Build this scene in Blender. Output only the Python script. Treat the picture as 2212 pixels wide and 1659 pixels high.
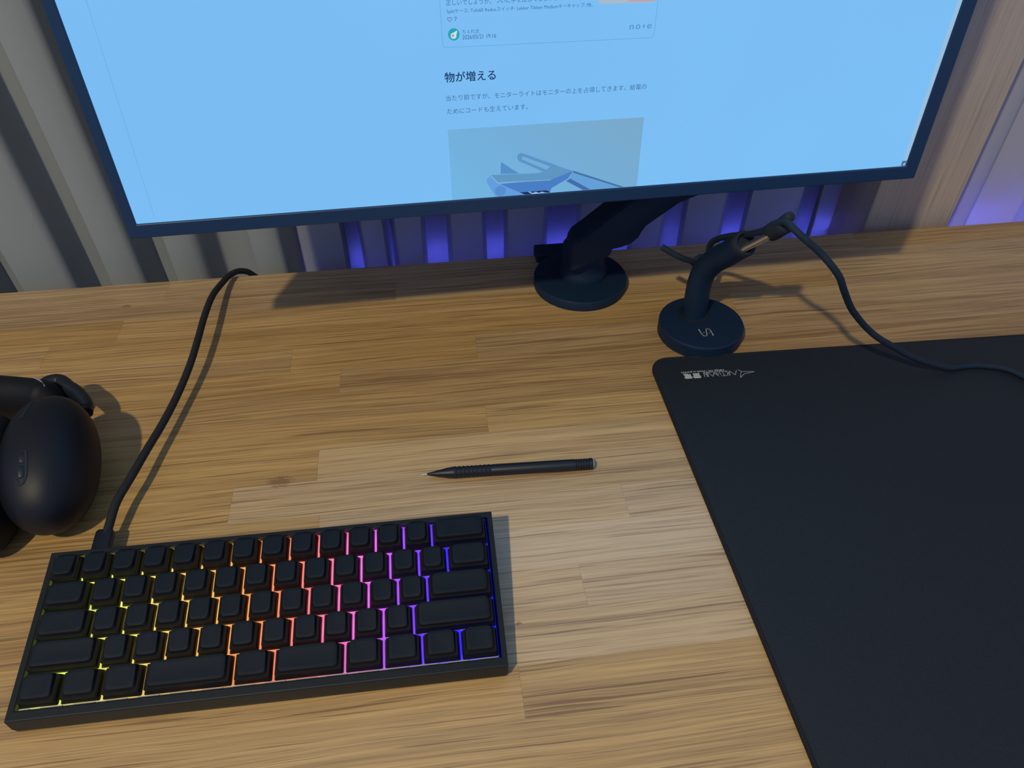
import bpy, bmesh, math, random
from mathutils import Vector, Matrix

for o in list(bpy.data.objects):
    bpy.data.objects.remove(o)
SC = bpy.context.scene
COL = SC.collection
DESK_Z = 720.0            # mm, top of the desk above the floor
R = math.radians

# ------------------------------------------------------------------ camera
# all positions below are millimetres measured from the point on the desk straight under the camera
def W3(x, y, z=0.0):
    return Vector((x * .001, y * .001, (z + DESK_Z) * .001))

cam_d = bpy.data.cameras.new('camera')
cam = bpy.data.objects.new('camera', cam_d)
COL.objects.link(cam)
cam_d.sensor_width = 36.0
cam_d.lens = 1600.0 / 2212.0 * 36.0
cam_d.clip_start = 0.01
CW = ((0.99195043, -0.08586538, 0.09306709),
      (-0.12662433, -0.67721719, 0.7248056),
      (0.00079093, -0.73075578, -0.68263853))
m = Matrix(((CW[0][0], -CW[0][1], -CW[0][2]), (CW[1][0], -CW[1][1], -CW[1][2]), (CW[2][0], -CW[2][1], -CW[2][2]))).to_4x4()
m.translation = W3(0, 0, 452.967)
cam.matrix_world = m
SC.camera = cam

# ------------------------------------------------------------------ light and exposure
SC.view_settings.view_transform = 'Standard'
SC.view_settings.look = 'None'
SC.view_settings.gamma = 1.0
SC.view_settings.exposure = 0.0
SC.view_settings.use_curve_mapping = False

wd = bpy.data.worlds.new('room_ambience')
SC.world = wd
wd.use_nodes = True
wd.node_tree.nodes['Background'].inputs[0].default_value = (0.44, 0.56, 1.0, 1)
wd.node_tree.nodes['Background'].inputs[1].default_value = 0.50  # room bounce, raised in blue to lift the darks like lens veil

ld = bpy.data.lights.new('ceiling_bulb', 'POINT')
ld.energy = 112.0
ld.color = (1.0, 0.87, 0.58)
ld.shadow_soft_size = 0.035
lamp = bpy.data.objects.new('ceiling_bulb', ld)
lamp.location = W3(-746, -708, 1760)
COL.objects.link(lamp)

# ------------------------------------------------------------------ material helpers
def new_mat(name):
    mt = bpy.data.materials.new(name)
    mt.use_nodes = True
    nt = mt.node_tree
    return mt, nt, nt.nodes['Principled BSDF']

def plain(name, col, rough=.5, spec=.5, metal=0.0, noise=0.0, nscale=800.0, bump=0.0, coat=0.0, sheen=0.0):
    mt, nt, b = new_mat(name)
    b.inputs['Base Color'].default_value = (*col, 1)
    b.inputs['Roughness'].default_value = rough
    b.inputs['Specular IOR Level'].default_value = spec
    b.inputs['Metallic'].default_value = metal
    b.inputs['Coat Weight'].default_value = coat
    b.inputs['Sheen Weight'].default_value = sheen
    if noise or bump:
        tc = nt.nodes.new('ShaderNodeTexCoord')
        n = nt.nodes.new('ShaderNodeTexNoise')
        n.inputs['Scale'].default_value = nscale
        n.inputs['Detail'].default_value = 3
        nt.links.new(tc.outputs['Object'], n.inputs['Vector'])
        if noise:
            mr = nt.nodes.new('ShaderNodeMapRange')
            mr.inputs[1].default_value = .3
            mr.inputs[2].default_value = .7
            mr.inputs[3].default_value = 1 - noise
            mr.inputs[4].default_value = 1 + noise
            nt.links.new(n.outputs['Fac'], mr.inputs[0])
            vm = nt.nodes.new('ShaderNodeVectorMath')
            vm.operation = 'SCALE'
            vm.inputs[0].default_value = col
            nt.links.new(mr.outputs[0], vm.inputs['Scale'])
            nt.links.new(vm.outputs[0], b.inputs['Base Color'])
        if bump:
            bp = nt.nodes.new('ShaderNodeBump')
            bp.inputs['Strength'].default_value = bump
            bp.inputs['Distance'].default_value = .0004
            nt.links.new(n.outputs['Fac'], bp.inputs['Height'])
            nt.links.new(bp.outputs[0], b.inputs['Normal'])
    return mt

def srgb(r, g, b):
    f = lambda c: (c / 255 / 12.92) if c / 255 <= .04045 else ((c / 255 + .055) / 1.055) ** 2.4
    return (f(r), f(g), f(b))

def emit(name, rgb, strength=1.0, rough=.4, vary=0.0):
    """a lit display colour, given as the sRGB the screen shows"""
    mt, nt, b = new_mat(name)
    c = srgb(*rgb)
    b.inputs['Base Color'].default_value = (.01, .01, .012, 1)
    b.inputs['Roughness'].default_value = rough
    b.inputs['Specular IOR Level'].default_value = .0
    b.inputs['Emission Color'].default_value = (*c, 1)
    b.inputs['Emission Strength'].default_value = strength
    if vary:
        tc = nt.nodes.new('ShaderNodeTexCoord')
        n = nt.nodes.new('ShaderNodeTexNoise')
        n.inputs['Scale'].default_value = 4.0
        n.inputs['Detail'].default_value = 2
        nt.links.new(tc.outputs['Object'], n.inputs['Vector'])
        mr = nt.nodes.new('ShaderNodeMapRange')
        mr.inputs[1].default_value = .3
        mr.inputs[2].default_value = .7
        mr.inputs[3].default_value = strength * (1 - vary)
        mr.inputs[4].default_value = strength * (1 + vary)
        nt.links.new(n.outputs['Fac'], mr.inputs[0])
        nt.links.new(mr.outputs[0], b.inputs['Emission Strength'])
    return mt

def node(nt, kind, **kw):
    n = nt.nodes.new(kind)
    for k, v in kw.items():
        setattr(n, k, v)
    return n

def wood_material(name, base, dark, along='X', fine=900.0, tone_attr=True, contrast=1.0, knots=()):
    """solid wood with streaks, pores and soft figure running along one axis"""
    mt, nt, b = new_mat(name)
    L = nt.links.new
    tc = node(nt, 'ShaderNodeTexCoord')
    src = tc.outputs['Object']
    sep = node(nt, 'ShaderNodeSeparateXYZ')
    L(src, sep.inputs[0])
    ax = {'X': ('X', 'Y', 'Z'), 'Z': ('Z', 'X', 'Y')}[along]
    def math_(op, a, bb=None, cc=None):
        n = node(nt, 'ShaderNodeMath', operation=op)
        for i, v in enumerate((a, bb, cc)):
            if v is None:
                continue
            if isinstance(v, (int, float)):
                n.inputs[i].default_value = v
            else:
                L(v, n.inputs[i])
        return n.outputs[0]
    u, v = sep.outputs[ax[0]], math_('ADD', sep.outputs[ax[1]], math_('MULTIPLY', sep.outputs[ax[2]], .7))
    if tone_attr:
        at = node(nt, 'ShaderNodeAttribute', attribute_name='seed')
        seed = at.outputs['Fac']
        at2 = node(nt, 'ShaderNodeAttribute', attribute_name='tone')
        tone = at2.outputs['Fac']
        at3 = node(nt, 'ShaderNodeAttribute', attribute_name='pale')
        pale_sheen = at3.outputs['Fac']
    else:
        seed = None
    def noise(su, sv, det=3.0, rough=.55, off=0.0, vv=None, dist=0.0):
        c = node(nt, 'ShaderNodeCombineXYZ')
        L(math_('MULTIPLY', u, su), c.inputs[0])
        L(math_('MULTIPLY', vv or v, sv), c.inputs[1])
        if seed is not None:
            L(math_('MULTIPLY_ADD', seed, 37.0, off), c.inputs[2])
        else:
            c.inputs[2].default_value = off
        n = node(nt, 'ShaderNodeTexNoise')
        n.inputs['Scale'].default_value = 1.0
        n.inputs['Detail'].default_value = det
        n.inputs['Roughness'].default_value = rough
        n.inputs['Distortion'].default_value = dist
        L(c.outputs[0], n.inputs['Vector'])
        return n.outputs['Fac']
    def rng(x, a, bb, c, d):
        n = node(nt, 'ShaderNodeMapRange')
        L(x, n.inputs[0])
        for i, q in enumerate((a, bb, c, d)):
            n.inputs[i + 1].default_value = q
        return n.outputs[0]
    # warped cross-grain coordinate so that the streaks wander a little
    warp = math_('ADD', rng(noise(3.0, 9.0, 1.0, off=3.0), .3, .7, -.0028, .0028), rng(noise(14.0, 60.0, 1.0, off=4.0), .3, .7, -.0005, .0005))
    vw = math_('ADD', v, warp)
    streak = rng(noise(5.0, fine * .50, 5.0, .72, vv=vw), .32, .68, -1, 1)
    band = rng(noise(1.6, 62.0, 2.0, off=9.0, vv=vw), .3, .7, -1, 1)
    pores = rng(noise(15.0, fine * 1.35, 2.0, .5, off=5.0, vv=vw), .56, .68, 0, 1)
    cracks = rng(noise(7.5, fine * .52, 1.0, .4, off=14.0, vv=vw), .63, .70, 0, 1)
    fac = math_('ADD', math_('MULTIPLY', streak, .27 * contrast), math_('MULTIPLY', band, .11 * contrast))
    fac = math_('ADD', fac, .40)
    if tone_attr:
        fac = math_('ADD', fac, tone)
    fac = math_('ADD', fac, math_('MULTIPLY', pores, .30 * contrast))
    fac = math_('ADD', fac, math_('MULTIPLY', cracks, .38 * contrast))
    for (kx, ky, rad, amt) in knots:
        du = math_('MULTIPLY', math_('SUBTRACT', u, kx), .55)
        dv = math_('SUBTRACT', v, ky)
        dd = math_('SQRT', math_('ADD', math_('MULTIPLY', du, du), math_('MULTIPLY', dv, dv)))
        dd = math_('ADD', dd, rng(noise(300.0, 700.0, 2.0, off=21.0), .3, .7, -.35 * rad, .35 * rad))
        fac = math_('ADD', fac, rng(dd, rad * .25, rad, amt, 0.0))
    mix = node(nt, 'ShaderNodeMix', data_type='RGBA')
    mix.clamp_factor = True
    mix.inputs['A'].default_value = (*base, 1)
    mix.inputs['B'].default_value = (*dark, 1)
    L(fac, mix.inputs['Factor'])
    out = mix.outputs['Result']
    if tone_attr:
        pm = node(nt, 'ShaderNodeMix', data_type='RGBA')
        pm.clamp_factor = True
        pm.inputs['A'].default_value = (.64, .54, .40, 1)  # paler stave colour, also carries the painted screen reflection
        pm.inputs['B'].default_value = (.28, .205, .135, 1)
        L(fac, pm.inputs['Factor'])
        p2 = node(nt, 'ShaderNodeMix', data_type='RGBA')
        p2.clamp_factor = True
        L(pale_sheen, p2.inputs['Factor'])
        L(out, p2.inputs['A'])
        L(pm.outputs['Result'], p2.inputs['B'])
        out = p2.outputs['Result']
    L(out, b.inputs['Base Color'])
    b.inputs['Roughness'].default_value = .40
    b.inputs['Specular IOR Level'].default_value = .85
    bp = node(nt, 'ShaderNodeBump')
    bp.inputs['Strength'].default_value = .22
    bp.inputs['Distance'].default_value = .0006
    bp.invert = True
    L(math_('ADD', math_('MULTIPLY', streak, .3), math_('ADD', pores, cracks)), bp.inputs['Height'])
    L(bp.outputs[0], b.inputs['Normal'])
    return mt

# ------------------------------------------------------------------ mesh helpers (vertices in world mm)
def newbm():
    return bmesh.new()

def wpos(o):
    return o.location.copy() if o.parent is None else wpos(o.parent) + o.location

def link_mesh(name, bm, mat, parent=None, smooth=True, origin=None, bevel=0.0, segs=2, sub=0, auto=None):
    bmesh.ops.recalc_face_normals(bm, faces=bm.faces)
    org = Vector(origin) if origin is not None else (None)
    o = bpy.data.objects.new(name, bpy.data.meshes.new(name))
    COL.objects.link(o)
    if org is None:
        if parent is None:
            xs = [v.co for v in bm.verts]
            org = Vector((sum(v.x for v in xs) / len(xs), sum(v.y for v in xs) / len(xs), min(v.z for v in xs)))
            base = W3(*org)
        else:
            base = wpos(parent)
    else:
        base = W3(*org)
    for v in bm.verts:
        v.co = W3(*v.co) - base
    bm.to_mesh(o.data)
    bm.free()
    if parent is not None:
        o.parent = parent
        o.location = base - wpos(parent)
    else:
        o.location = base
    if mat is not None:
        for q in (mat if isinstance(mat, (list, tuple)) else [mat]):
            o.data.materials.append(q)
    if smooth:
        o.data.shade_smooth()
        if not sub:
            o.data.set_sharp_from_angle(angle=R(auto or 32))
    if bevel:
        b = o.modifiers.new('bevel', 'BEVEL')
        b.width = bevel * .001
        b.segments = segs
        b.limit_method = 'ANGLE'
        b.angle_limit = R(35)
        b.harden_normals = True
    if sub:
        s = o.modifiers.new('subdivision', 'SUBSURF')
        s.levels = s.render_levels = sub
    return o

def thing(name, label, cat, loc, group=None):
    o = bpy.data.objects.new(name, None)
    o.empty_display_size = .02
    o.location = W3(*loc)
    COL.objects.link(o)
    return tag(o, label, cat, group)

def tag(o, label, cat, group=None):
    o['label'] = label
    o['category'] = cat
    if group:
        o['group'] = group
    return o

def structure(o):
    o['kind'] = 'structure'
    return o

def loft(bm, rings, cap0=True, cap1=True, closed=True):
    vr = [[bm.verts.new(p) for p in r] for r in rings]
    n = len(vr[0])
    for a, b in zip(vr[:-1], vr[1:]):
        for i in range(n if closed else n - 1):
            j = (i + 1) % n
            bm.faces.new((a[i], a[j], b[j], b[i]))
    if cap0:
        bm.faces.new(list(reversed(vr[0])))
    if cap1:
        bm.faces.new(vr[-1])
    return vr

def box(bm, x0, x1, y0, y1, z0, z1):
    loft(bm, [[(x0, y0, z), (x1, y0, z), (x1, y1, z), (x0, y1, z)] for z in (z0, z1)])

def circle(c, r, n, ux=Vector((1, 0, 0)), uy=Vector((0, 1, 0))):
    c = Vector(c)
    return [tuple(c + ux * (r * math.cos(2 * math.pi * i / n)) + uy * (r * math.sin(2 * math.pi * i / n))) for i in range(n)]

def lathe(bm, c, prof, n=64, axis=None):
    """prof: list of (radius, height) along the axis"""
    ax = Vector(axis or (0, 0, 1)).normalized()
    ux = ax.orthogonal().normalized()
    uy = ax.cross(ux)
    rings = [circle(Vector(c) + ax * h, max(r, .01), n, ux, uy) for r, h in prof]
    loft(bm, rings)

def catmull(pts, k=8):
    P = [Vector(p) for p in pts]
    P = [P[0] * 2 - P[1]] + P + [P[-1] * 2 - P[-2]]
    out = []
    for i in range(1, len(P) - 2):
        a, b, c, d = P[i - 1], P[i], P[i + 1], P[i + 2]
        for s in range(k):
            t = s / k
            out.append(.5 * ((2 * b) + (c - a) * t + (2 * a - 5 * b + 4 * c - d) * t * t + (3 * b - a - 3 * c + d) * t ** 3))
    out.append(P[-2])
    return out

def tube(bm, pts, r, n=12, k=8, rad=None, flat=None, smoothpath=True):
    """swept tube; rad: radius function of 0..1; flat: (a, b, up) elliptical section"""
    P = catmull(pts, k) if smoothpath else [Vector(p) for p in pts]
    T = []
    for i in range(len(P)):
        a = P[max(i - 1, 0)]
        b = P[min(i + 1, len(P) - 1)]
        T.append((b - a).normalized())
    if flat:
        up = Vector(flat[2]).normalized()
        N = (up - T[0] * up.dot(T[0])).normalized()
    else:
        N = T[0].orthogonal().normalized()
    rings = []
    for i, p in enumerate(P):
        if flat:
            N = (Vector(flat[2]) - T[i] * Vector(flat[2]).dot(T[i])).normalized()
        else:
            N = (N - T[i] * N.dot(T[i])).normalized()
        B = T[i].cross(N)
        s = rad(i / (len(P) - 1)) if rad else 1.0
        ra, rb = (flat[0], flat[1]) if flat else (r, r)
        rings.append([tuple(p + N * (ra * s * math.cos(2 * math.pi * j / n)) + B * (rb * s * math.sin(2 * math.pi * j / n))) for j in range(n)])
    loft(bm, rings)

def superell(bm, C, ab, rot=(0, 0, 0), p=2.2, nu=28, nv=40, keep=None):
    Rm = Matrix.Rotation(R(rot[2]), 3, 'Z') @ Matrix.Rotation(R(rot[1]), 3, 'Y') @ Matrix.Rotation(R(rot[0]), 3, 'X')
    f = lambda q: math.copysign(abs(q) ** (2 / p), q)
    C = Vector(C)
    rings = []
    # poles along local x so that the outer face of a cup is a clean dome
    for i in range(nu + 1):
        t = math.pi * (i + (.02 if i == 0 else -.02 if i == nu else 0)) / nu
        rings.append([tuple(C + Rm @ Vector((ab[0] * f(math.cos(t)), ab[1] * f(math.sin(t)) * f(math.cos(2 * math.pi * j / nv)), ab[2] * f(math.sin(t)) * f(math.sin(2 * math.pi * j / nv))))) for j in range(nv)])
    if keep:
        rings = rings[keep[0]:keep[1]]
    loft(bm, rings)

def rrect(w, d, r, z, cx=0, cy=0, k=4):
    """rounded rectangle ring"""
    r = min(r, w / 2 - .01, d / 2 - .01)
    out = []
    for sx, sy, a0 in ((1, -1, -90), (1, 1, 0), (-1, 1, 90), (-1, -1, 180)):
        for i in range(k + 1):
            a = R(a0 + 90 * i / k)
            out.append((cx + sx * (w / 2 - r) + r * math.cos(a), cy + sy * (d / 2 - r) + r * math.sin(a), z))
    return out

# ------------------------------------------------------------------ materials
BLACK_PLASTIC = plain('black_plastic', (.007, .011, .018), .45, .4)
BLACK_MATTE = plain('black_matte_metal', (.005, .018, .042), .55, .26, bump=.15, nscale=2500)  # black metal; navy tint paints in the screen's blue cast
KEYSIDE = plain('smooth_keycap_skirt', (.0090, .0090, .0100), .55, .12)
SCREEN_FRAME = plain('black_frame_screen_veil', (.006, .032, .088), .4, .45)  # black plastic with the screen's blue veil put into the colour
ANODISED = plain('dark_anodised_aluminium', (.0055, .0095, .0120), .5, .28, bump=.12, nscale=3000)
KEYCAP = plain('charcoal_keycap_plastic', (.0048, .0098, .0165), .66, .2, bump=.25, nscale=2600)
RUBBER = plain('black_rubber', (.012, .018, .028), .7, .3)
BRAID = plain('black_braided_sleeve', (.014, .016, .020), .75, .3, noise=.5, nscale=1800, bump=.8)
PAD = plain('black_woven_pad', (.0080, .0130, .0185), .64, .4, noise=.25, nscale=1400, bump=.5)
PAD_EDGE = plain('black_stitched_edge', (.010, .011, .014), .8, .3, noise=.4, nscale=1500, bump=.6)
PRINT = plain('pale_print', (.50, .52, .48), .6, .3)
GREY_PRINT = plain('grey_print', (.30, .32, .33), .6, .3)
CORD = plain('dark_braided_cord', (.009, .021, .036), .75, .3, noise=.5, nscale=1800, bump=.8)
STEEL = plain('brushed_steel', (.92, .90, .84), .34, .5, metal=1.0)
LEATHERETTE = plain('black_leatherette', (.005, .006, .009), .6, .25, bump=.4, nscale=900)
CUP = plain('matte_black_cup_shell', (.0045, .0065, .011), .5, .3, bump=.1, nscale=3000)
DESK_WOOD = wood_material('laminated_oak', (.60, .375, .120), (.225, .122, .038), 'X', 1000.0, True, 1.35,
                          knots=((-.1331, .3927, .0065, .55), (.0359, .2488, .0016, .9), (-.3099, .6435, .003, .7)))
POST_WOOD = wood_material('pine_post', (.51, .44, .36), (.33, .26, .19), 'Z', 500.0, False, .8)

def curtain_material(name, col):
    mt, nt, b = new_mat(name)
    b.inputs['Base Color'].default_value = (*col, 1)
    b.inputs['Roughness'].default_value = .9
    b.inputs['Specular IOR Level'].default_value = .1
    b.inputs['Sheen Weight'].default_value = .1
    tr = nt.nodes.new('ShaderNodeBsdfTranslucent')
    tr.inputs[0].default_value = (*col, 1)
    mx = nt.nodes.new('ShaderNodeMixShader')
    mx.inputs[0].default_value = .32
    nt.links.new(b.outputs[0], mx.inputs[1])
    nt.links.new(tr.outputs[0], mx.inputs[2])
    nt.links.new(mx.outputs[0], nt.nodes['Material Output'].inputs[0])
    tc = nt.nodes.new('ShaderNodeTexCoord')
    w = nt.nodes.new('ShaderNodeTexNoise')
    mp = nt.nodes.new('ShaderNodeMapping')
    mp.inputs['Scale'].default_value = (1200, 1200, 260)
    nt.links.new(tc.outputs['Object'], mp.inputs[0])
    nt.links.new(mp.outputs[0], w.inputs['Vector'])
    w.inputs['Scale'].default_value = 1.0
    bp = nt.nodes.new('ShaderNodeBump')
    bp.inputs['Strength'].default_value = .3
    bp.inputs['Distance'].default_value = .0004
    nt.links.new(w.outputs['Fac'], bp.inputs['Height'])
    nt.links.new(bp.outputs[0], b.inputs['Normal'])
    return mt
CURTAIN = curtain_material('grey_curtain_cloth', (.37, .41, .425))
PANEL = curtain_material('pale_panel_cloth', (.56, .56, .58))

# ------------------------------------------------------------------ the room
bm = newbm(); box(bm, -2600, 2600, -2400, 1000, -740, -720)
floor = structure(link_mesh('floor', bm, wood_material('floor_boards', (.30, .21, .13), (.16, .10, .06), 'X', 300.0, False), smooth=False))
bm = newbm(); box(bm, -2600, 2600, 1000, 1060, -720, 1780)
structure(link_mesh('wall_back', bm, plain('painted_wall', (.16, .16, .17), .9, .2, noise=.04, nscale=60), smooth=False))

# wooden post beside the curtain
bm = newbm(); box(bm, 504.5, 611, 699, 805, -720, 1780)
post = link_mesh('trim_1', bm, POST_WOOD, smooth=False, bevel=1.5)
structure(post)

# ------------------------------------------------------------------ curtain with pleats
def curtain(name, prof, mat, label, z0=-700, z1=1750, lean=None):
    """prof: the folded cross-section as (x, y) points from left to right"""
    bm = newbm()
    rows = []
    for k in range(35):
        z = z0 + (z1 - z0) * k / 34
        r = []
        for x, y in prof:
            dx = lean(x, z) if lean else 0
            r.append(bm.verts.new((x + dx, y + 1.5 * math.sin(z / 170 + x / 60), z)))
        rows.append(r)
    for a, b in zip(rows[:-1], rows[1:]):
        for i in range(len(a) - 1):
            bm.faces.new((a[i], a[i + 1], b[i + 1], b[i]))
    o = link_mesh(name, bm, mat, auto=50)
    s = o.modifiers.new('thickness', 'SOLIDIFY')
    s.thickness = .0008
    return tag(o, label, 'curtain')

YF, YB = 720.0, 760.0
prof = []
def fold(xl, xd, xm, xe):
    """front face from xl to xd, cloth curling back to xm, then returning towards the next fold at xe"""
    for k in range(5):
        t = k / 4
        prof.append((xl + (xd - xl) * t, YF - 2.5 * math.sin(math.pi * t)))
    for k in range(1, 9):
        t = k / 8
        y = YF + (YB - YF) * (t * t * (3 - 2 * t))
        prof.append(((xd + (xm - xd) * t) * y / 722, y))
    prof.append(((xm + (xe - xm) * .5) * (YB - 6) / 722, YB - 5))
    prof.append((xe * (YB - 13) / 722, YB - 13))
    prof.append((xe * 1.004, YF + 6))
x = -441 - 90 * 5
while x < -445:
    fold(x, x + 46, x + 79, x + 90); x += 90
fold(-441, -395, -362, -351)
fold(-351, -323, -293, -279)
fold(-279, -256, -222, -192)
fold(-192, -165, -142, -132)
def flat(x0, x1, x2, lv=1.0, fy=0.0):
    """a flat front pleat x0..x1, then a valley up to x2"""
    yb = YF + (YB - YF) * lv
    for k in range(6):
        t = k / 5
        prof.append((x0 + (x1 - x0) * t, YF + fy - 2 * math.sin(math.pi * t)))
    prof.append(((x1 + 3) * (YF + yb) / 2 / 722, (YF + yb) / 2))
    for k in range(6):
        t = k / 5
        prof.append(((x1 + 5 + (x2 - x1 - 10) * t) * yb / 722, yb + 3 * math.sin(math.pi * t)))
    prof.append(((x2 - 3) * (YF + yb) / 2 / 722, (YF + yb) / 2))
for a in ((-132, -98, -72), (-72, -50, -34, .6), (-34, -9, 24), (24, 58, 90), (90, 127, 170), (170, 205, 235, .9), (235, 262, 292, .8), (292, 336, 368), (368, 426, 456, .85)):
    flat(*a)
prof += [(456, 724), (463, 734), (472, 756), (484, 763), (496, 764), (512, 768)]
def lean(x, z):
    return -max(0.0, min(1.0, (-335 - x) / 60)) * max(z + 20, 0) * .03 + 1.5 * math.sin(z / 120 + x * .05)
curtain('pleated_curtain', prof, CURTAIN, 'grey pleated curtain behind the desk and monitor, left of the wooden post', lean=lean)
prof = []
for i, (x, y) in enumerate([(600, 768), (613, 756), (640, 750), (650, 744), (672, 747), (682, 757), (688, 761), (730, 752), (742, 749), (752, 754), (800, 764), (850, 747), (910, 762), (960, 744), (1020, 760), (1080, 746), (1130, 760)]):
    prof.append((x, y))
prof = [(p.x, p.y) for p in catmull([(a, b, 0) for a, b in prof], 5)]
curtain('panel_curtain', prof, PANEL, 'pale flat-folded curtain right of the wooden post, glowing violet near the desk')

# ------------------------------------------------------------------ led strip behind the foot of the curtains
mt, nt, b = new_mat('violet_led_glow')
b.inputs['Base Color'].default_value = (.6, .6, .6, 1)
b.inputs['Emission Color'].default_value = (.12, .11, 1.0, 1)
b.inputs['Emission Strength'].default_value = 135.0
bm = newbm(); box(bm, -110, 1080, 779, 782, -42, -36)
led = link_mesh('led_strip', bm, mt, smooth=False)
tag(led, 'violet LED strip behind the curtain foot, seen only as a glow above the desk edge', 'light strip')

# ------------------------------------------------------------------ desk
desk = thing('desk', 'oak desk of laminated staves carrying the keyboard and black mouse pad', 'desk', (100, 330, -720))
seams = [682.7, 651, 619.5, 588, 554, 521, 489, 456, 424, 390, 356, 324, 289, 255.5, 220, 186, 152.5, 119, 86, 53, 20, -13]
joints = {1: [-307 - 500, -40], 2: [-306, 420], 3: [-365, 300], 4: [-137, 35.0], 5: [-91, 600], 6: [-420, 250, 560], 7: [35, 520], 8: [-104.5, 610], 9: [-168, 330],
          10: [131.5, -100], 11: [-120, 640], 12: [85, -150], 13: [-90, 420], 14: [32.5, -360], 15: [-260, 300], 16: [-120, 380], 17: [20, 500]}
tones = {(1, 1): .22, (0, 0): .06, (2, 0): .16, (2, 1): -.03, (5, 0): .03, (5, 1): .16, (7, 0): .0, (7, 1): -.10, (8, 0): .02, (8, 1): -.06,
         (6, 0): .24, (6, 1): .10, (4, 0): .05, (4, 1): .02, (9, 0): .10, (9, 1): -.04, (9, 2): -.10, (10, 0): .14, (10, 1): -.12, (10, 2): -.12, (11, 0): .18, (11, 1): -.32,
         (12, 0): .18, (12, 1): -.18, (12, 2): -.16, (13, 0): .18, (13, 1): -.12, (14, 0): .12, (14, 1): -.06, (15, 0): .08, (15, 1): -.04, (3, 0): -.02, (3, 1): .04}  # stave tones; right of the keyboard lightened to paint the screen's sheen
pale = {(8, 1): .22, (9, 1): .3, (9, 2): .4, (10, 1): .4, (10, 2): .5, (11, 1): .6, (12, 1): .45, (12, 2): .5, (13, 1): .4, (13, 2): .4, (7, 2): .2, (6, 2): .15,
        (0, 0): .35, (0, 1): .3, (1, 1): .3, (1, 2): .3, (2, 1): .1, (2, 2): .25, (3, 2): .25, (4, 2): .2, (14, 1): .08, (15, 2): .05}  # paler staves; right of the keyboard they paint in the screen's reflection
rg = random.Random(11)
bm = newbm()
fl_t = bm.faces.layers.float.new('tone')
fl_s = bm.faces.layers.float.new('seed')
fl_h = bm.faces.layers.float.new('pale')
X0, X1, TH = -820.0, 980.0, 30.0
def stave(xa, xb, ya, yb, tone, seed, pale_sheen):
    for x0, x1, y0, y1, tt in ((xa, xb - .35, ya, yb - .25, tone), (xb - .35, xb, ya, yb, .30 + tone), (xa, xb - .35, yb - .25, yb, .13 + tone)):
        f = bm.faces.new([bm.verts.new(p) for p in ((x0, y0, 0), (x1, y0, 0), (x1, y1, 0), (x0, y1, 0))])
        f[fl_t] = tt; f[fl_s] = seed; f[fl_h] = pale_sheen
for i in range(len(seams) - 1):
    js = [X0] + sorted(j for j in joints.get(i, [rg.uniform(-500, 0), rg.uniform(200, 700)]) if X0 < j < X1) + [X1]
    for k in range(len(js) - 1):
        t = tones.get((i, k), rg.uniform(-.08, .10)) + (.08 if i < 6 else .03 if i < 8 else 0)  # rear rows toned darker to paint the light falling off
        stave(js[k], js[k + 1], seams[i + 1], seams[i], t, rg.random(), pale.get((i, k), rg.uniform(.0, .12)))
yF, yB = seams[-1], seams[0]
def side(ps):
    f = bm.faces.new([bm.verts.new(p) for p in ps])
    f[fl_t] = .05; f[fl_s] = rg.random(); f[fl_h] = 0
side([(X0, yF, 0), (X0, yF, -TH), (X1, yF, -TH), (X1, yF, 0)])
side([(X0, yB, 0), (X1, yB, 0), (X1, yB, -TH), (X0, yB, -TH)])
side([(X0, yF, 0), (X0, yB, 0), (X0, yB, -TH), (X0, yF, -TH)])
side([(X1, yF, 0), (X1, yF, -TH), (X1, yB, -TH), (X1, yB, 0)])
side([(X0, yF, -TH), (X0, yB, -TH), (X1, yB, -TH), (X1, yF, -TH)])
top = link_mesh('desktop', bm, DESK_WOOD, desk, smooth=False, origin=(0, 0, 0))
for lx in (-780, 900):
    for ly in (30, 600):
        bm = newbm(); box(bm, lx, lx + 50, ly, ly + 50, -720, -TH)
        link_mesh('leg', bm, BLACK_MATTE, desk, smooth=False, bevel=2)

# ------------------------------------------------------------------ keyboard
KB_O = Vector((-263.89, 316.47, 30.39))          # rear left corner of the key grid
TILT, YAW = R(9.3), R(-.55)
KR = Matrix.Rotation(YAW, 3, 'Z') @ Matrix.Rotation(TILT, 3, 'X')
def kb(x, y, z=0.0):
    return KB_O + KR @ Vector((x, y, z))
kbd = thing('keyboard', 'compact black keyboard with blank charcoal keycaps over rainbow backlight', 'keyboard', (-120, 265, 0))
U = 19.05
RIM = 1.6
xo0, xo1, yo0, yo1 = -5.0, 290.2, -101.8, 5.0
xi0, xi1, yi0, yi1 = -.9, 286.7, -95.85, .9
bm = newbm()
def rect(x0, x1, y0, y1, z):
    return [kb(x, y, z) for x, y in ((x0, y0), (x1, y0), (x1, y1), (x0, y1))]
o_top = rect(xo0, xo1, yo0, yo1, RIM)
c = sum(o_top, Vector()) / 4
o_bot = [Vector((c.x + (p.x - c.x) * .992, c.y + (p.y - c.y) * .985, .6)) for p in o_top]
mid = [Vector((p.x, p.y, p.z * .35 + .5)) for p in o_top]
loft(bm, [o_bot, mid, o_top, rect(xi0, xi1, yi0, yi1, RIM), rect(xi0, xi1, yi0, yi1, -7.0)], cap0=True, cap1=True)
link_mesh('case', bm, ANODISED, kbd, bevel=.7, segs=3, auto=20)
RAMP = [(0, (.70, .90, .13)), (1.5, (.76, .84, .14)), (3, (.90, .74, .15)), (5, (.95, .52, .11)), (7, (.98, .28, .07)), (8.5, (.98, .20, .16)),
        (9.7, (.92, .16, .40)), (10.8, (.75, .13, .80)), (12, (.26, .06, 1.0)), (13.2, (.05, .025, 1.0)), (15, (.006, .004, 1.0))]
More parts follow.
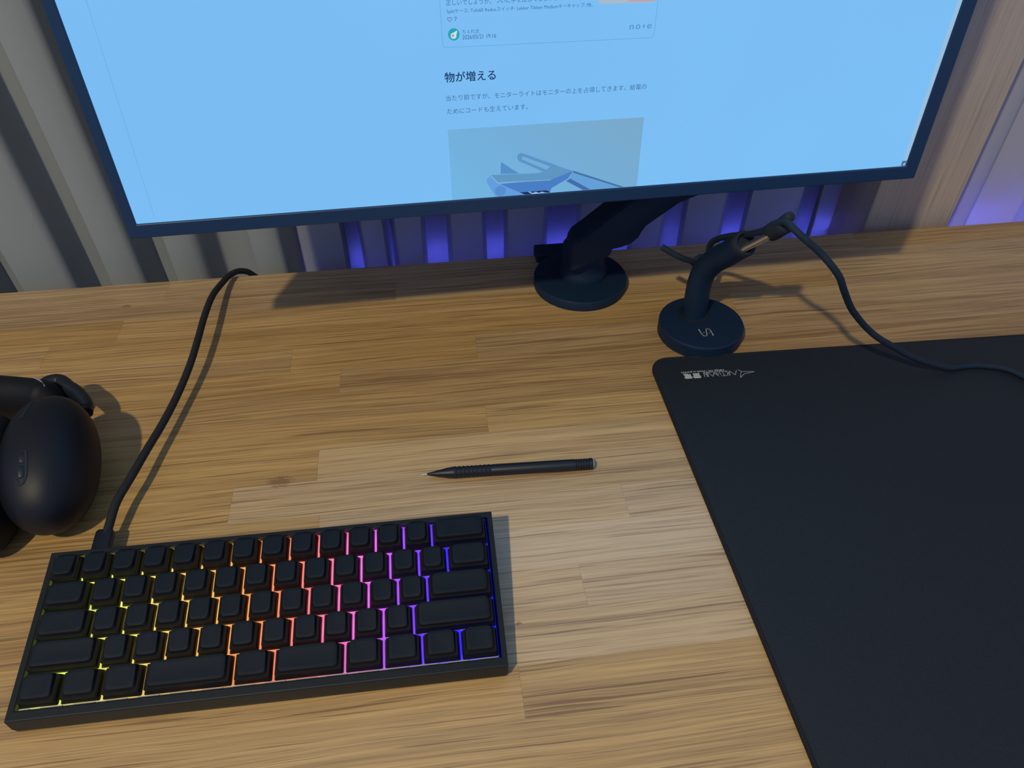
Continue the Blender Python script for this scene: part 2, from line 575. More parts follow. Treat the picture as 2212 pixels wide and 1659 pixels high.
def plate_material():
    """clear plate that carries the light of the diodes under each key"""
    mt, nt, b = new_mat('lit_polycarbonate_plate')
    b.inputs['Base Color'].default_value = (.12, .12, .12, 1)
    tc = nt.nodes.new('ShaderNodeTexCoord')
    sp = nt.nodes.new('ShaderNodeSeparateXYZ')
    nt.links.new(tc.outputs['Generated'], sp.inputs[0])
    ad = nt.nodes.new('ShaderNodeMath'); ad.operation = 'MULTIPLY_ADD'
    ad.inputs[1].default_value = -.035
    nt.links.new(sp.outputs['Y'], ad.inputs[0])
    nt.links.new(sp.outputs['X'], ad.inputs[2])
    ad2 = nt.nodes.new('ShaderNodeMath'); ad2.operation = 'ADD'
    ad2.inputs[1].default_value = .018
    nt.links.new(ad.outputs[0], ad2.inputs[0])
    cr = nt.nodes.new('ShaderNodeValToRGB')
    el = cr.color_ramp.elements
    el[0].position, el[0].color = 0, (*RAMP[0][1], 1)
    el[1].position, el[1].color = 1, (*RAMP[-1][1], 1)
    for px_, c_ in RAMP[1:-1]:
        q = el.new(px_ / 15)
        q.color = (*c_, 1)
    nt.links.new(ad2.outputs[0], cr.inputs[0])
    nt.links.new(cr.outputs[0], b.inputs['Emission Color'])
    b.inputs['Emission Strength'].default_value = .8
    return mt
# switch plate
bm = newbm()
loft(bm, [rect(.3, 285.3, yi0 + .15, yi1 - .15, -6.9), rect(.3, 285.3, yi0 + .15, yi1 - .15, -2.0)])
link_mesh('switch_plate', bm, plate_material(), kbd, smooth=False)
# pale gasket line along the front of the plate
bm = newbm()
n = 46
for i in range(n):
    xa = 1.5 + (283.0 / n) * i
    hh = RIM - .35 - (.7 if i % 3 == 1 else 0.0)
    loft(bm, [[kb(x_, y_, z_) for x_, y_ in ((xa, -95.8), (xa + 283.0 / n, -95.8), (xa + 283.0 / n, -95.2), (xa, -95.2))] for z_ in (-3.6, hh)])
link_mesh('gasket', bm, plain('translucent_gasket', (.33, .31, .28), .5, .4), kbd, smooth=False)['label'] = 'pale gasket line along the front rim'

def keycap_mesh(units, h, skew):
    w0 = units * U - 1.3
    d0 = U - 1.2
    tw, td = units * U - 7.7, 13.8
    bm = newbm()
    cy = 1.3
    R0 = [rrect(w0 - 2.4, d0 - 2.4, .6, h - 2.2), rrect(w0 - 2.4, d0 - 2.4, .6, 0.05), rrect(w0, d0, .9, 0), rrect(w0 - .1, d0 - .1, .9, .25)]
    for t in (.35, .7, .92):
        e = t ** 1.05
        R0.append(rrect(w0 + (tw - w0) * e, d0 + (td - d0) * e, .9 + 1.9 * t, h * t, 0, cy * t))
    tops = [rrect(tw + .1, td + .1, 2.8, h - .15, 0, cy), rrect(tw - .35, td - .35, 2.6, h, 0, cy)]
    def dish(ring):
        out = []
        for x_, y_, z_ in ring:
            if units < 2.1:
                q = x_ / (tw / 2)
                z_ += .75 * q * q - .55
            else:
                q = (y_ - cy) / (td / 2)
                z_ += .5 * q * q - .4
            z_ += skew * (y_ - cy) / td
            out.append((x_, y_, z_))
        return out
    R0 += [dish(r) for r in tops]
    for s in (.72, .42, .12):
        R0.append(dish(rrect((tw - .35) * s + (0 if units < 2.1 else (tw - td) * (1 - s) * .8), (td - .35) * s, 2.5 * s, h, 0, cy)))
    loft(bm, R0)
    bmesh.ops.recalc_face_normals(bm, faces=bm.faces)
    bm.normal_update()
    topf = max(bm.faces, key=lambda f: f.calc_center_median().z)
    if topf.normal.z < 0:
        bmesh.ops.reverse_faces(bm, faces=bm.faces)
    for v in bm.verts:
        v.co *= .001
    me = bpy.data.meshes.new('keycap')
    bm.to_mesh(me); bm.free()
    me.materials.append(KEYCAP)
    me.materials.append(KEYSIDE)
    for p in me.polygons:
        p.material_index = 0 if (p.normal.z > .85 and p.center.z > (h - 1.8) * .001) else 1
    me.shade_smooth()
    me.set_sharp_from_angle(angle=R(40))
    return me

def switch_mesh():
    bm = newbm()
    loft(bm, [rrect(14, 14, .8, -3.55), rrect(13.6, 13.6, .8, .2), rrect(10, 10.4, .8, 2.6)])
    bmesh.ops.recalc_face_normals(bm, faces=bm.faces)
    for v in bm.verts:
        v.co *= .001
    me = bpy.data.meshes.new('switch')
    bm.to_mesh(me); bm.free()
    mt, nt, b = new_mat('backlit_switch_housing')
    oi = nt.nodes.new('ShaderNodeObjectInfo')
    b.inputs['Base Color'].default_value = (.5, .5, .5, 1)
    nt.links.new(oi.outputs['Color'], b.inputs['Emission Color'])
    b.inputs['Emission Strength'].default_value = 10.0
    me.materials.append(mt)
    return me

def ramp(x_):
    for (a, ca), (b_, cb) in zip(RAMP[:-1], RAMP[1:]):
        if x_ <= b_:
            t = max(0, (x_ - a) / (b_ - a))
            return tuple(p + (q - p) * t for p, q in zip(ca, cb))
    return RAMP[-1][1]

rows = [[1] * 13 + [2], [1.5] + [1] * 12 + [1.5], [1.75] + [1] * 11 + [2.25], [2.25] + [1] * 10 + [2.75], [1.25] * 3 + [2.75, 1.25, 2.25] + [1.25] * 4]
ROWH = [9.6, 8.4, 7.6, 7.9, 7.9]
SKEW = [-1.7, -.6, .3, 1.1, 1.1]
SWM = switch_mesh()
caps = {}
first_cap = first_sw = None
kbloc = wpos(kbd)
for r_, row in enumerate(rows):
    x = 0.0
    for uw in row:
        cx = x + uw / 2
        x += uw
        key = (uw, r_)
        if key not in caps:
            caps[key] = keycap_mesh(uw, ROWH[r_], SKEW[r_])
        pos = W3(*kb(cx * U, -(r_ + .5) * U, 0)) - kbloc
        if first_cap is None:
            o = bpy.data.objects.new('keycap', caps[key]); first_cap = o
            s = bpy.data.objects.new('switch', SWM); first_sw = s
        else:
            o = first_cap.copy(); o.data = caps[key]
            s = first_sw.copy()
        for q in (o, s):
            q.parent = kbd
            q.matrix_parent_inverse = Matrix.Identity(4)
            q.location = pos
            q.rotation_euler = KR.to_euler()
            COL.objects.link(q)
        s.color = (*ramp(cx + .12 * (r_ - 2)), 1)

# ------------------------------------------------------------------ keyboard cable
cable = thing('usb_cable', 'thick black cable arching from the keyboard over the rear desk edge', 'cable', (-245, 352, 0))
bm = newbm()
tube(bm, [(-248.2, 341, 12.5), (-247.0, 353, 14), (-245.2, 373, 17.5), (-239.9, 397, 18), (-235.2, 424, 17), (-230.0, 451, 16), (-225.3, 479, 16), (-221.6, 504, 17.5), (-219, 529, 19.5),
          (-218, 557, 21), (-217.8, 588, 21.5), (-217.3, 624, 18.5), (-214.5, 656, 11.5), (-210, 676, 7.5), (-203, 688, 3.5), (-194, 695, -6), (-186, 698, -30), (-184, 700, -120), (-190, 702, -260)], 3.1, 14, 6)
link_mesh('cord', bm, BRAID, cable, auto=80)
bm = newbm()
pl0, pl1 = Vector((-248.6, 350.5, 12.6)), Vector((-247.2, 322.6, 12.6))
rings = []
for t, s in ((0, .86), (.04, .97), (.12, 1), (.9, 1), (1, 1)):
    p = pl0.lerp(pl1, t)
    rings.append([(p.x + a * s, p.y, p.z + b_ * s) for a, b_, _ in rrect(12.6, 7.2, 2.6, 0)])
loft(bm, rings)
link_mesh('plug', bm, BLACK_PLASTIC, cable)

# ------------------------------------------------------------------ mechanical pencil
pen = thing('mechanical_pencil', 'black mechanical pencil lying on the desk behind the keyboard', 'pencil', (48, 378, 0))
p0, p1 = Vector((-18.0, 381.6, 4.6)), Vector((112.5, 375.9, 4.75))
ax = (p1 - p0).normalized()
bm = newbm()
prof = [(.75, 0), (.9, .3), (2.6, 8.5), (4.0, 15.5), (4.55, 20)]
for i in range(9):
    prof += [(4.62, 21 + i * 3.3), (4.62, 23 + i * 3.3), (4.4, 23.4 + i * 3.3), (4.4, 24 + i * 3.3)]
prof += [(4.6, 51.5), (4.6, 117)]
lathe(bm, p0, prof, 40, ax)
link_mesh('barrel', bm, BLACK_PLASTIC, pen)
bm = newbm()
prof = [(4.0, 116.8), (4.0, 117.4)]
for i in range(5):
    prof += [(4.55, 118 + i * 2.0), (4.55, 119 + i * 2.0), (3.9, 119.3 + i * 2.0), (3.9, 119.8 + i * 2.0)]
prof += [(4.6, 128), (4.6, 130.4), (4.2, 131)]
lathe(bm, p0, prof, 40, ax)
link_mesh('cap', bm, BLACK_PLASTIC, pen)
bm = newbm(); lathe(bm, p0, [(3.6, 130.8), (3.6, 131.8), (3.0, 132.2)], 32, ax)
link_mesh('eraser', bm, GREY_PRINT, pen)
bm = newbm(); lathe(bm, p0 - ax * 4.6, [(.28, 0), (.28, 5)], 12, ax)
link_mesh('lead_tip', bm, STEEL, pen)
# grip dimples
bm = newbm()
side_v = ax.cross(Vector((0, 0, 1))).normalized()
upv = side_v.cross(ax)
for i in range(9):
    for a in (20, 55, 90, 125, 160):
        nrm = side_v * -math.cos(R(a)) * -1 + upv * 0
        d_ = (side_v * math.cos(R(a)) + upv * math.sin(R(a)))
        c_ = p0 + ax * (22 + i * 3.3) + d_ * 4.6
        lathe(bm, c_, [(.55, -.1), (.55, .18), (.3, .3)], 8, d_)
link_mesh('grip_studs', bm, RUBBER, pen)

# ------------------------------------------------------------------ mouse pad
pad = thing('mouse_pad', 'large black cloth mouse pad at the right of the desk', 'mouse pad', (420, 290, 0))
tl, tr, br, bl = Vector((190.6, 494.6, 0)), Vector((680, 480.6, 0)), Vector((676, 70, 0)), Vector((193.2, 84, 0))
def rounded_quad(ps, r, z, k=8, inset=0.0):
    out = []
    n = len(ps)
    cen = sum(ps, Vector()) / n
    for i in range(n):
        a, b_, c_ = ps[i - 1], ps[i], ps[(i + 1) % n]
        u1, u2 = (a - b_).normalized(), (c_ - b_).normalized()
        ctr = b_ + (u1 + u2) * r
        s0 = b_ + u1 * r - ctr
        s1 = b_ + u2 * r - ctr
        for j in range(k + 1):
            t = j / k
            d_ = (s0 * math.cos(t * math.pi / 2) + s1 * math.sin(t * math.pi / 2))
            out.append((ctr.x + d_.x * (1 - inset / r), ctr.y + d_.y * (1 - inset / r), z))
    return out
Q = [tl, tr, br, bl]
bm = newbm()
loft(bm, [rounded_quad(Q, 17, .1), rounded_quad(Q, 17, 3.0), rounded_quad(Q, 17, 3.8, inset=.6), rounded_quad(Q, 17, 3.95, inset=2.0)])
link_mesh('cloth', bm, PAD, pad, auto=40)
bm = newbm()
loft(bm, [rounded_quad(Q, 17, .3, inset=-.5), rounded_quad(Q, 17, 3.2, inset=-.6), rounded_quad(Q, 17, 4.25, inset=.0), rounded_quad(Q, 17, 4.35, inset=.9), rounded_quad(Q, 17, 3.9, inset=1.7)], cap0=False, cap1=False)
link_mesh('stitched_edge', bm, PAD_EDGE, pad, auto=60)

# ---- lettering
def text_mesh(body, xl, xr, yb, height=None, offset=0.0, bold=0.0):
    """polygons of a line of writing scaled so that it spans xl..xr, on base line yb; returns list of tris (2-D)"""
    cu = bpy.data.curves.new('writing', 'FONT')
    cu.body = body
    cu.offset = bold
    ob = bpy.data.objects.new('writing', cu)
    COL.objects.link(ob)
    dg = bpy.context.evaluated_depsgraph_get()
    me = bpy.data.meshes.new_from_object(ob.evaluated_get(dg))
    bpy.data.objects.remove(ob)
    xs = [v.co.x for v in me.vertices]
    ysv = [v.co.y for v in me.vertices]
    if not xs:
        return []
    x0, x1 = min(xs), max(xs)
    sx = (xr - xl) / (x1 - x0)
    sy = abs(sx) if height is None else height / (max(ysv) - min(ysv))
    pts = [(xl + (v.co.x - x0) * sx, yb + (v.co.y - (min(ysv) if height else 0)) * sy) for v in me.vertices]
    out = [[pts[i] for i in p.vertices] for p in me.polygons]
    bpy.data.meshes.remove(me)
    return out

def flat_polys(bm, polys, fn):
    for p in polys:
        try:
            bm.faces.new([bm.verts.new(fn(x_, y_)) for x_, y_ in p])
        except ValueError:
            pass

def stroke(pts, w, closed=False):
    """2-D polyline as thin quads"""
    out = []
    n = len(pts)
    for i in range(n if closed else n - 1):
        a, b_ = Vector(pts[i]), Vector(pts[(i + 1) % n])
        d_ = (b_ - a)
        if d_.length < 1e-6:
            continue
        d_.normalize()
        nn = Vector((-d_.y, d_.x)) * w / 2
        a2, b2 = a - d_ * w * .3, b_ + d_ * w * .3
        out.append([tuple(a2 - nn), tuple(b2 - nn), tuple(b2 + nn), tuple(a2 + nn)])
    return out

# pad print: frame whose reading direction runs towards -x, turned half round
PO = Vector((281.1, 466.2, 4.12))
pr = R(180 - 1.7)
def padp(u, v):
    return (PO.x + u * math.cos(pr) - v * math.sin(pr), PO.y + u * math.sin(pr) + v * math.cos(pr), PO.z)
bm = newbm()
pol = []
pol += stroke([(0.2, .9), (10.5, 2.9), (15.4, 7.6), (13.4, 2.0), (11.9, .1)], .38)
pol += stroke([(0.2, .9), (11.6, -.3), (15.0, -4.0), (12.6, -.9)], .38)
y0, y1 = -2.2, 3.6
def L(*ps):
    return stroke(list(ps), .42)
pol += L((16.2, y0), (18.8, y1), (22.8, y0))                                           # A
pol += L((22.8, y0), (23.6, y1 - .3), (25.9, y1 - .8), (25.2, .9), (23.6, .5), (27.0, y0))   # R
pol += L((26.4, y1), (30.6, y1)) + L((28.6, y1), (29.2, y0))                         # T
pol += L((31.6, 2.0), (32.2, y0)) + L((31.2, 3.2), (31.6, 3.3))                       # i
pol += [[(33.2, 4.4), (36.6, .6), (35.0, .5), (38.4, -3.4), (34.2, .2), (35.6, .6)]]    # lightning S
pol += L((34.0, 1.6), (33.6, .2)) + L((36.0, -1), (38.0, .8))
pol += L((36.8, y0), (39.4, y1), (42.6, y0))                                           # A
pol += L((43.2, y0), (43.4, y1), (46.6, y0), (46.9, y1)) + L((44.2, y0 + .6), (44.4, y1))   # N
pol += L((24.6, y0 - .1), (46.6, y0 - .1))
pol += text_mesh('雷電', 50.2, 65.6, -2.2, height=6.6, bold=.018)
pol += text_mesh('NINJA FX / Made in JAPAN', 27.2, 66.4, -5.6, height=2.5, bold=.012)
flat_polys(bm, pol, padp)
link_mesh('printed_logo', bm, PRINT, pad, smooth=False)['label'] = 'pale upside-down printed lettering'

# ------------------------------------------------------------------ monitor
MA = Vector((-209.1, 500.1, 172.2))
MX, MU, MN = Vector((.99968, .0252, 0)), Vector((-.0015, .0586, .99828)), Vector((.0252, -.998, .0586))
def mon(u, v, n=0.0):
    return MA + MX * u + MU * v + MN * n
SW, SH = 597.0, 336.0
monitor = thing('monitor', 'large black-framed monitor showing a pale blue web page above the desk', 'monitor', (95, 560, 160))
bm = newbm()
def mrect(u0, u1, v0, v1, n):
    return [mon(u, v, n) for u, v in ((u0, v0), (u1, v0), (u1, v1), (u0, v1))]
e = dict(u0=-7.6, u1=608.4, v0=-11.2, v1=SH + 8)
loft(bm, [mrect(e['u0'] + 30, e['u1'] - 30, e['v0'] + 25, e['v1'] - 20, -38), mrect(e['u0'] + 14, e['u1'] - 14, e['v0'] + 8, e['v1'] - 8, -30),
          mrect(e['u0'], e['u1'], e['v0'], e['v1'], -14), mrect(e['u0'], e['u1'], e['v0'], e['v1'], 1.2), mrect(-.2, SW + .4, -.2, SH + .2, 1.2), mrect(-.2, SW + .4, -.2, SH + .2, -.6)])
link_mesh('frame', bm, SCREEN_FRAME, monitor, bevel=1.0, segs=2, auto=25)
bm = newbm(); loft(bm, [mrect(0, SW, 0, SH, -.5), mrect(0, SW, 0, SH, 0)])
screen = link_mesh('screen', bm, emit('lit_page', (122, 189, 243), 1.0, vary=.035), monitor, smooth=False)
def overlay(name, polys, mat, n=.25, label=None):
    bm_ = newbm()
    flat_polys(bm_, polys, lambda u, v: mon(u, v, n))
    o = link_mesh(name, bm_, mat, screen, smooth=False)
    if label:
        o['label'] = label
    return o
T_DARK = emit('page_heading_ink', (22, 52, 98))
T_MID = emit('page_body_ink', (58, 106, 156))
T_LINE = emit('page_card_line', (98, 164, 216))
hd = text_mesh('物が増える', 228.5, 263.3, 86.9)
overlay('page_heading', hd + [[(x_ + .22, y_) for x_, y_ in p] for p in hd] + [[(x_ + .11, y_ + .12) for x_, y_ in p] for p in hd], T_DARK, label='dark heading line on the page')
body = text_mesh('当たり前ですが、モニターライトはモニターの上を占領してきます。給電の', 228.6, 371.6, 74.2)
body += text_mesh('ためにコードも生えています。', 228.8, 286.0, 65.1)
overlay('page_paragraph', body, T_MID, label='two lines of small body writing')
ct = text_mesh('Splitケース: Tofu60 Reduxスイッチ: Lekker Tikken Mediumキーキャップ: P8...', 232.7, 329.6, 129.6)
ct += text_mesh('正しいでしょうか。ついに手を出してしまいました。そして', 232.4, 327.0, 134.4)
ct += text_mesh('7', 237.3, 239.0, 124.7, height=2.5)
ct += text_mesh('ちぇれ太', 242.0, 253.4, 117.0)
ct += text_mesh('2026/05/21 19:16', 241.9, 264.4, 113.3, height=2.7)
overlay('card_writing', ct, T_MID, label='small writing inside the page card')
lg = text_mesh('n', 355.4, 358.1, 114.2, height=2.9) + text_mesh('o', 359.6, 362.7, 114.2, height=2.9) + text_mesh('+', 364.0, 366.4, 114.7, height=2.4) + text_mesh('e', 367.6, 370.6, 114.2, height=2.9)
overlay('card_logo', lg + [[(x_ + .2, y_) for x_, y_ in p] for p in lg], emit('card_logo_ink', (88, 148, 196)), label='pale blue logo lettering in the card corner')
cl = [(228.6, 136.5), (228.6, 111.5), (229.3, 109.6), (231, 108.8), (370.6, 108.3), (372.3, 109.0), (373.2, 111.2), (373.2, 160), (228.6, 160), (228.6, 136.5)]
overlay('card_outline', stroke(cl, .32), T_LINE, label='thin rounded card outline')
overlay('margin_line', stroke([(13.7, 4.9), (17.5, 146), (20, 300)], .25), T_LINE, label='faint upright margin line')
hp = []
for i in range(25):
    a = 2 * math.pi * i / 24
    hp.append((234.3 + 1.5 * (16 * math.sin(a) ** 3) / 16, 125.9 + 1.5 * (13 * math.cos(a) - 5 * math.cos(2 * a) - 2 * math.cos(3 * a) - math.cos(4 * a)) / 16))
overlay('heart_icon', stroke(hp, .34), emit('heart_outline', (112, 92, 176)), label='violet heart outline')
cc_ = lambda cx, cy, r_, n=28, sx=1.0: [(cx + r_ * sx * math.cos(2 * math.pi * i / n), cy + r_ * math.sin(2 * math.pi * i / n)) for i in range(n)]
overlay('profile_icon', [cc_(236.4, 116.7, 3.8)], emit('teal_disc', (35, 160, 180)), n=.22, label='teal round profile icon')
overlay('profile_icon_mark', [cc_(236.2, 115.9, 1.9), [(234.9, 116.6), (238.4, 116.8), (238.7, 119.0), (237.6, 118.6)]], emit('pale_mark', (190, 230, 240)), n=.30)
overlay('profile_icon_dot', [cc_(235.8, 116.0, .9, 10)], emit('orange_mark', (225, 140, 125)), n=.36)
overlay('thumbnail', [[(333.2, 130.7), (370.6, 130.4), (371.0, 155), (333.2, 155)]], emit('thumbnail_photo', (165, 185, 205)), label='small pinkish thumbnail photo')
overlay('thumbnail_detail', [[(352, 131.3), (370.8, 130.9), (371.0, 140), (360, 136)]], emit('thumbnail_pink', (186, 162, 172)), n=.32)
# page photo
def photo_mat():
    mt, nt, b = new_mat('page_photo_backdrop')
    b.inputs['Base Color'].default_value = (.01, .01, .01, 1)
    b.inputs['Specular IOR Level'].default_value = 0
    tc = nt.nodes.new('ShaderNodeTexCoord')
    sp = nt.nodes.new('ShaderNodeSeparateXYZ')
    nt.links.new(tc.outputs['Generated'], sp.inputs[0])
    ad = nt.nodes.new('ShaderNodeMath'); ad.operation = 'MULTIPLY_ADD'
    ad.inputs[1].default_value = .7
    nt.links.new(sp.outputs['X'], ad.inputs[0])
    ml = nt.nodes.new('ShaderNodeMath'); ml.operation = 'MULTIPLY'
    ml.inputs[1].default_value = .35
    nt.links.new(sp.outputs['Z'], ml.inputs[0])
    nt.links.new(ml.outputs[0], ad.inputs[2])
    cr = nt.nodes.new('ShaderNodeValToRGB')
    cr.color_ramp.elements[0].color = (*srgb(112, 180, 226), 1)
    cr.color_ramp.elements[1].color = (*srgb(120, 168, 202), 1)
    e2 = cr.color_ramp.elements.new(.55)
    e2.color = (*srgb(114, 172, 214), 1)
    nt.links.new(ad.outputs[0], cr.inputs[0])
    nt.links.new(cr.outputs[0], b.inputs['Emission Color'])
    b.inputs['Emission Strength'].default_value = 1
    return mt
overlay('page_photo', [[(228.4, .2), (372.2, .2), (372.3, 53.8), (228.4, 53.8)]], photo_mat(), n=.12, label='grey-blue product photo at the foot of the page')
PH = [('lamp_tube', [(281.8, 33.1), (309.7, 21.0), (307.3, 20.0), (298.6, 18.1), (297.4, 17.8), (279.5, 27.1), (278.2, 29.4), (278.7, 32.1), (280.3, 33.1)], (88, 146, 198), .20),
      ('lamp_tube_glint', [(282.4, 30.6), (303.5, 21.0), (300.2, 18.9), (281.4, 28.4)], (116, 170, 214), .26),
      ('lamp_fin', [(266.2, 27.4), (279.5, 17.3), (265.6, 18.2)], (82, 140, 200), .20),
      ('lamp_rear_tube', [(321.0, 16.3), (361.0, .3), (331.0, .3), (317.4, 9.2)], (98, 158, 214), .20),
      ('lamp_rear_tube_shade', [(319.0, 10.4), (335.3, .3), (329.5, .3), (315.8, 8.7)], (62, 108, 168), .26),
      ('lamp_rear_tube_rim', [(321.3, 16.5), (362.0, .3), (358.4, .3), (321.0, 15.0)], (70, 112, 160), .27),
      ('lamp_clamp', [(257.7, 17.1), (262.7, 10.9), (266.7, 9.8), (282.5, .3), (263.2, .3), (261.3, .9), (255.6, 11.0), (254.9, 14.4)], (96, 156, 220), .30),
      ('lamp_clamp_end', cc_(265.2, 4.6, 4.2, 24), (84, 140, 206), .34),
      ('lamp_arm_side', [(265.1, 10.3), (304.0, 10.9), (321.0, 16.5), (316.9, 10.5), (304.6, 3.9), (303.4, .3), (283.5, .3), (277.8, 3.4)], (70, 124, 196), .36),
      ('lamp_gap', [(279.8, 2.2), (300.5, 2.4), (303.0, 1.2), (303.4, .3), (284.3, .3)], (16, 40, 84), .40),
      ('lamp_teeth', [(286.3, 2.3), (287.9, 2.4), (290.0, 1.0), (292.4, 1.9), (294.9, .8), (297.3, 1.6), (299.7, .7), (303.0, .4), (289.6, .3)], (150, 190, 232), .44),
      ('lamp_arm_top', [(258.4, 17.9), (293.8, 16.7), (308.9, 21.1), (321.0, 16.5), (304.0, 10.7), (263.5, 11.7)], (92, 148, 192), .42),
      ('lamp_arm_rim', [(258.4, 18.0), (263.5, 11.8), (304.0, 10.9), (304.0, 10.3), (263.0, 11.0), (257.8, 17.4)], (120, 172, 218), .46)]
pb = newbm()
mats = []
for i, (nm, ps, colr, n_) in enumerate(PH):
    mats.append(emit('photo_' + nm, colr))
    for p in [ps]:
        # triangulate concave outlines cleanly
        vs = [pb.verts.new(mon(u, v, n_)) for u, v in p]
        f = pb.faces.new(vs)
        f.material_index = i
bmesh.ops.triangulate(pb, faces=pb.faces)
link_mesh('photo_of_clip_lamp', pb, mats, screen, smooth=False)['label'] = 'blue-grey clip-on lamp pictured in the page photo'
sb = [[(593.4, 0.3), (594.0, 0.3), (594.0, SH), (593.4, SH)]]
overlay('scroll_bar', [[(593.2, .3), (596.8, .3), (596.8, SH), (593.2, SH)]], emit('scroll_track', (150, 190, 222)), label='narrow pale scroll bar at the screen edge')
overlay('resize_corner', [[(592.8, .4), (596.6, .4), (596.6, 4.6), (592.8, 4.6)]], emit('corner_dark', (60, 110, 150)), n=.3)
overlay('resize_corner_mark', [[(594.0, 1.2), (595.8, 1.2), (595.8, 3.2)]], emit('corner_light', (190, 225, 240)), n=.34)

# ------------------------------------------------------------------ monitor arm
arm = thing('desk_mount', 'dark jointed monitor mount on a round foot at the rear desk edge', 'monitor mount', (152, 624, 0))
bm = newbm(); lathe(bm, (151.5, 624.5, 0), [(47.3, 0.02), (48, .8), (48, 9.8), (47.2, 10.8), (46, 11)], 96)
link_mesh('foot', bm, BLACK_MATTE, arm, auto=40)
bm = newbm(); lathe(bm, (155, 630, 0), [(25, 10.9), (25, 15), (23.5, 18), (22, 24), (22, 44), (20, 47)], 64)
link_mesh('pole', bm, BLACK_MATTE, arm, auto=40)
bm = newbm()
AP = [(131, 44), (130.8, 70.5), (134, 76.8), (142, 82.6), (166.5, 103.5), (196, 127), (262, 127), (242, 103), (209.8, 78), (205.4, 70), (203, 64), (196.2, 57.6), (185, 53.4), (176, 51.8), (173.5, 44)]
AP = [(x_ * q / 605, 453 + (z_ - 453) * q / 605) for (x_, z_), q in zip(AP, [622] * 7 + [600] * 8)]
ys_ = [(598, .9), (601, .97), (606, 1.0), (622, 1.0), (628, .96), (630, .88)]
cx_, cz_ = 180.0, 80.0
loft(bm, [[(cx_ + (x_ - cx_) * s_, y_, cz_ + (z_ - cz_) * s_) for x_, z_ in AP] for y_, s_ in ys_])
link_mesh('lower_link', bm, BLACK_MATTE, arm, auto=50)
bm = newbm(); tube(bm, [(235, 622, 118), (205, 618, 190), (160, 608, 270), (118, 600, 330)], 20, 24, 6)
link_mesh('upper_link', bm, BLACK_MATTE, arm, auto=60)
bm = newbm()
lathe(bm, (105, 600, 335), [(16, 0), (16, 30)], 32, (0, -1, .06))
loft(bm, [[mon(u, v, n_) for u, v in ((265, 118), (345, 118), (345, 198), (265, 198))] for n_ in (-44, -38.2)])
link_mesh('mount_plate', bm, BLACK_MATTE, arm, auto=40)
bm = newbm(); box(bm, 112.5, 188, 668, 690.5, .1, 9.5); box(bm, 112.5, 188, 684, 690.5, -60, .1)
link_mesh('desk_clamp', bm, BLACK_MATTE, arm, smooth=False, bevel=1.2)

# ------------------------------------------------------------------ mouse bungee
bun = thing('mouse_bungee', 'black cord holder on a weighted disc, steel rods and rubber tip', 'cord holder', (251, 531.8, 0))
bm = newbm(); lathe(bm, (250.3, 530.0, 0), [(39.2, .02), (40.0, .8), (40.0, 12.6), (39.6, 13.4), (38.8, 13.9), (38.0, 14)], 96)
link_mesh('disc_base', bm, BLACK_MATTE, bun, auto=25)
bm = newbm(); lathe(bm, (247, 543.5, 0), [(14.4, 13.95), (14.4, 14.4), (13.6, 14.9)], 48)
link_mesh('collar', bm, BLACK_PLASTIC, bun, auto=40)
bm = newbm()
tube(bm, [(247, 543.5, 14.2), (247, 544.5, 32), (247.4, 545.2, 50), (249.4, 543.5, 64), (253.6, 536, 79), (258.2, 523.6, 94), (262.6, 510.8, 110.5)], 11.4, 32, 8)
link_mesh('tube_stem', bm, BLACK_MATTE, bun, auto=50)
d_ = Vector((276.2, 468.0, 157.0)) - Vector((258.5, 520, 96))
d_.normalize()
sd = d_.cross(Vector((0, 0, 1))).normalized()
uq = sd.cross(d_)
bm = newbm(); lathe(bm, Vector((262.6, 510.8, 110.5)) - d_ * .5, [(11.4, 0), (11.4, 3.5), (10.4, 5.2), (8.2, 5.4), (7.8, 1.5)], 32, d_)
link_mesh('stem_end', bm, RUBBER, bun, auto=40)
for off in (-1, 1):
    s0 = Vector((260.5, 516, 103)) + sd * 4.2 * off - uq * (2.5 + off)
    bm = newbm(); lathe(bm, s0, [(2.9, 0), (2.9, 50)], 20, d_)
    link_mesh('steel_rod', bm, STEEL, bun, auto=50)
tip0 = Vector((271.0, 486.0, 136.5))
bm = newbm(); lathe(bm, tip0, [(6.2, 0), (7.4, 1.6), (7.6, 6), (7.0, 14), (6.8, 19), (5.6, 20)], 32, d_)
lathe(bm, tip0 + d_ * 13 + uq * 2.6, [(3.8, 0), (4.2, 2), (4.6, 11), (3.8, 14.5), (2.0, 15.5)], 20, (d_ + uq * .12))
link_mesh('rubber_tip', bm, RUBBER, bun, auto=60)
# mark on the disc
bm = newbm()
mk = stroke([(244.0, 518.6), (244.6, 513.0), (245.0, 510.0), (246.4, 508.4), (248.2, 508.6), (249.4, 510.4), (249.9, 513.6), (250.4, 516.6), (251.6, 518.6), (253.2, 518.6), (254.4, 516.8), (254.8, 512), (254.7, 508.4)], 1.15)
mk += stroke([(247.2, 513.6), (247.6, 513.6)], .9) + stroke([(252.2, 512.6), (252.6, 512.6)], .9)
flat_polys(bm, mk, lambda x_, y_: (x_, y_, 14.08))
link_mesh('disc_mark', bm, GREY_PRINT, bun, smooth=False)['label'] = 'small grey curved mark'

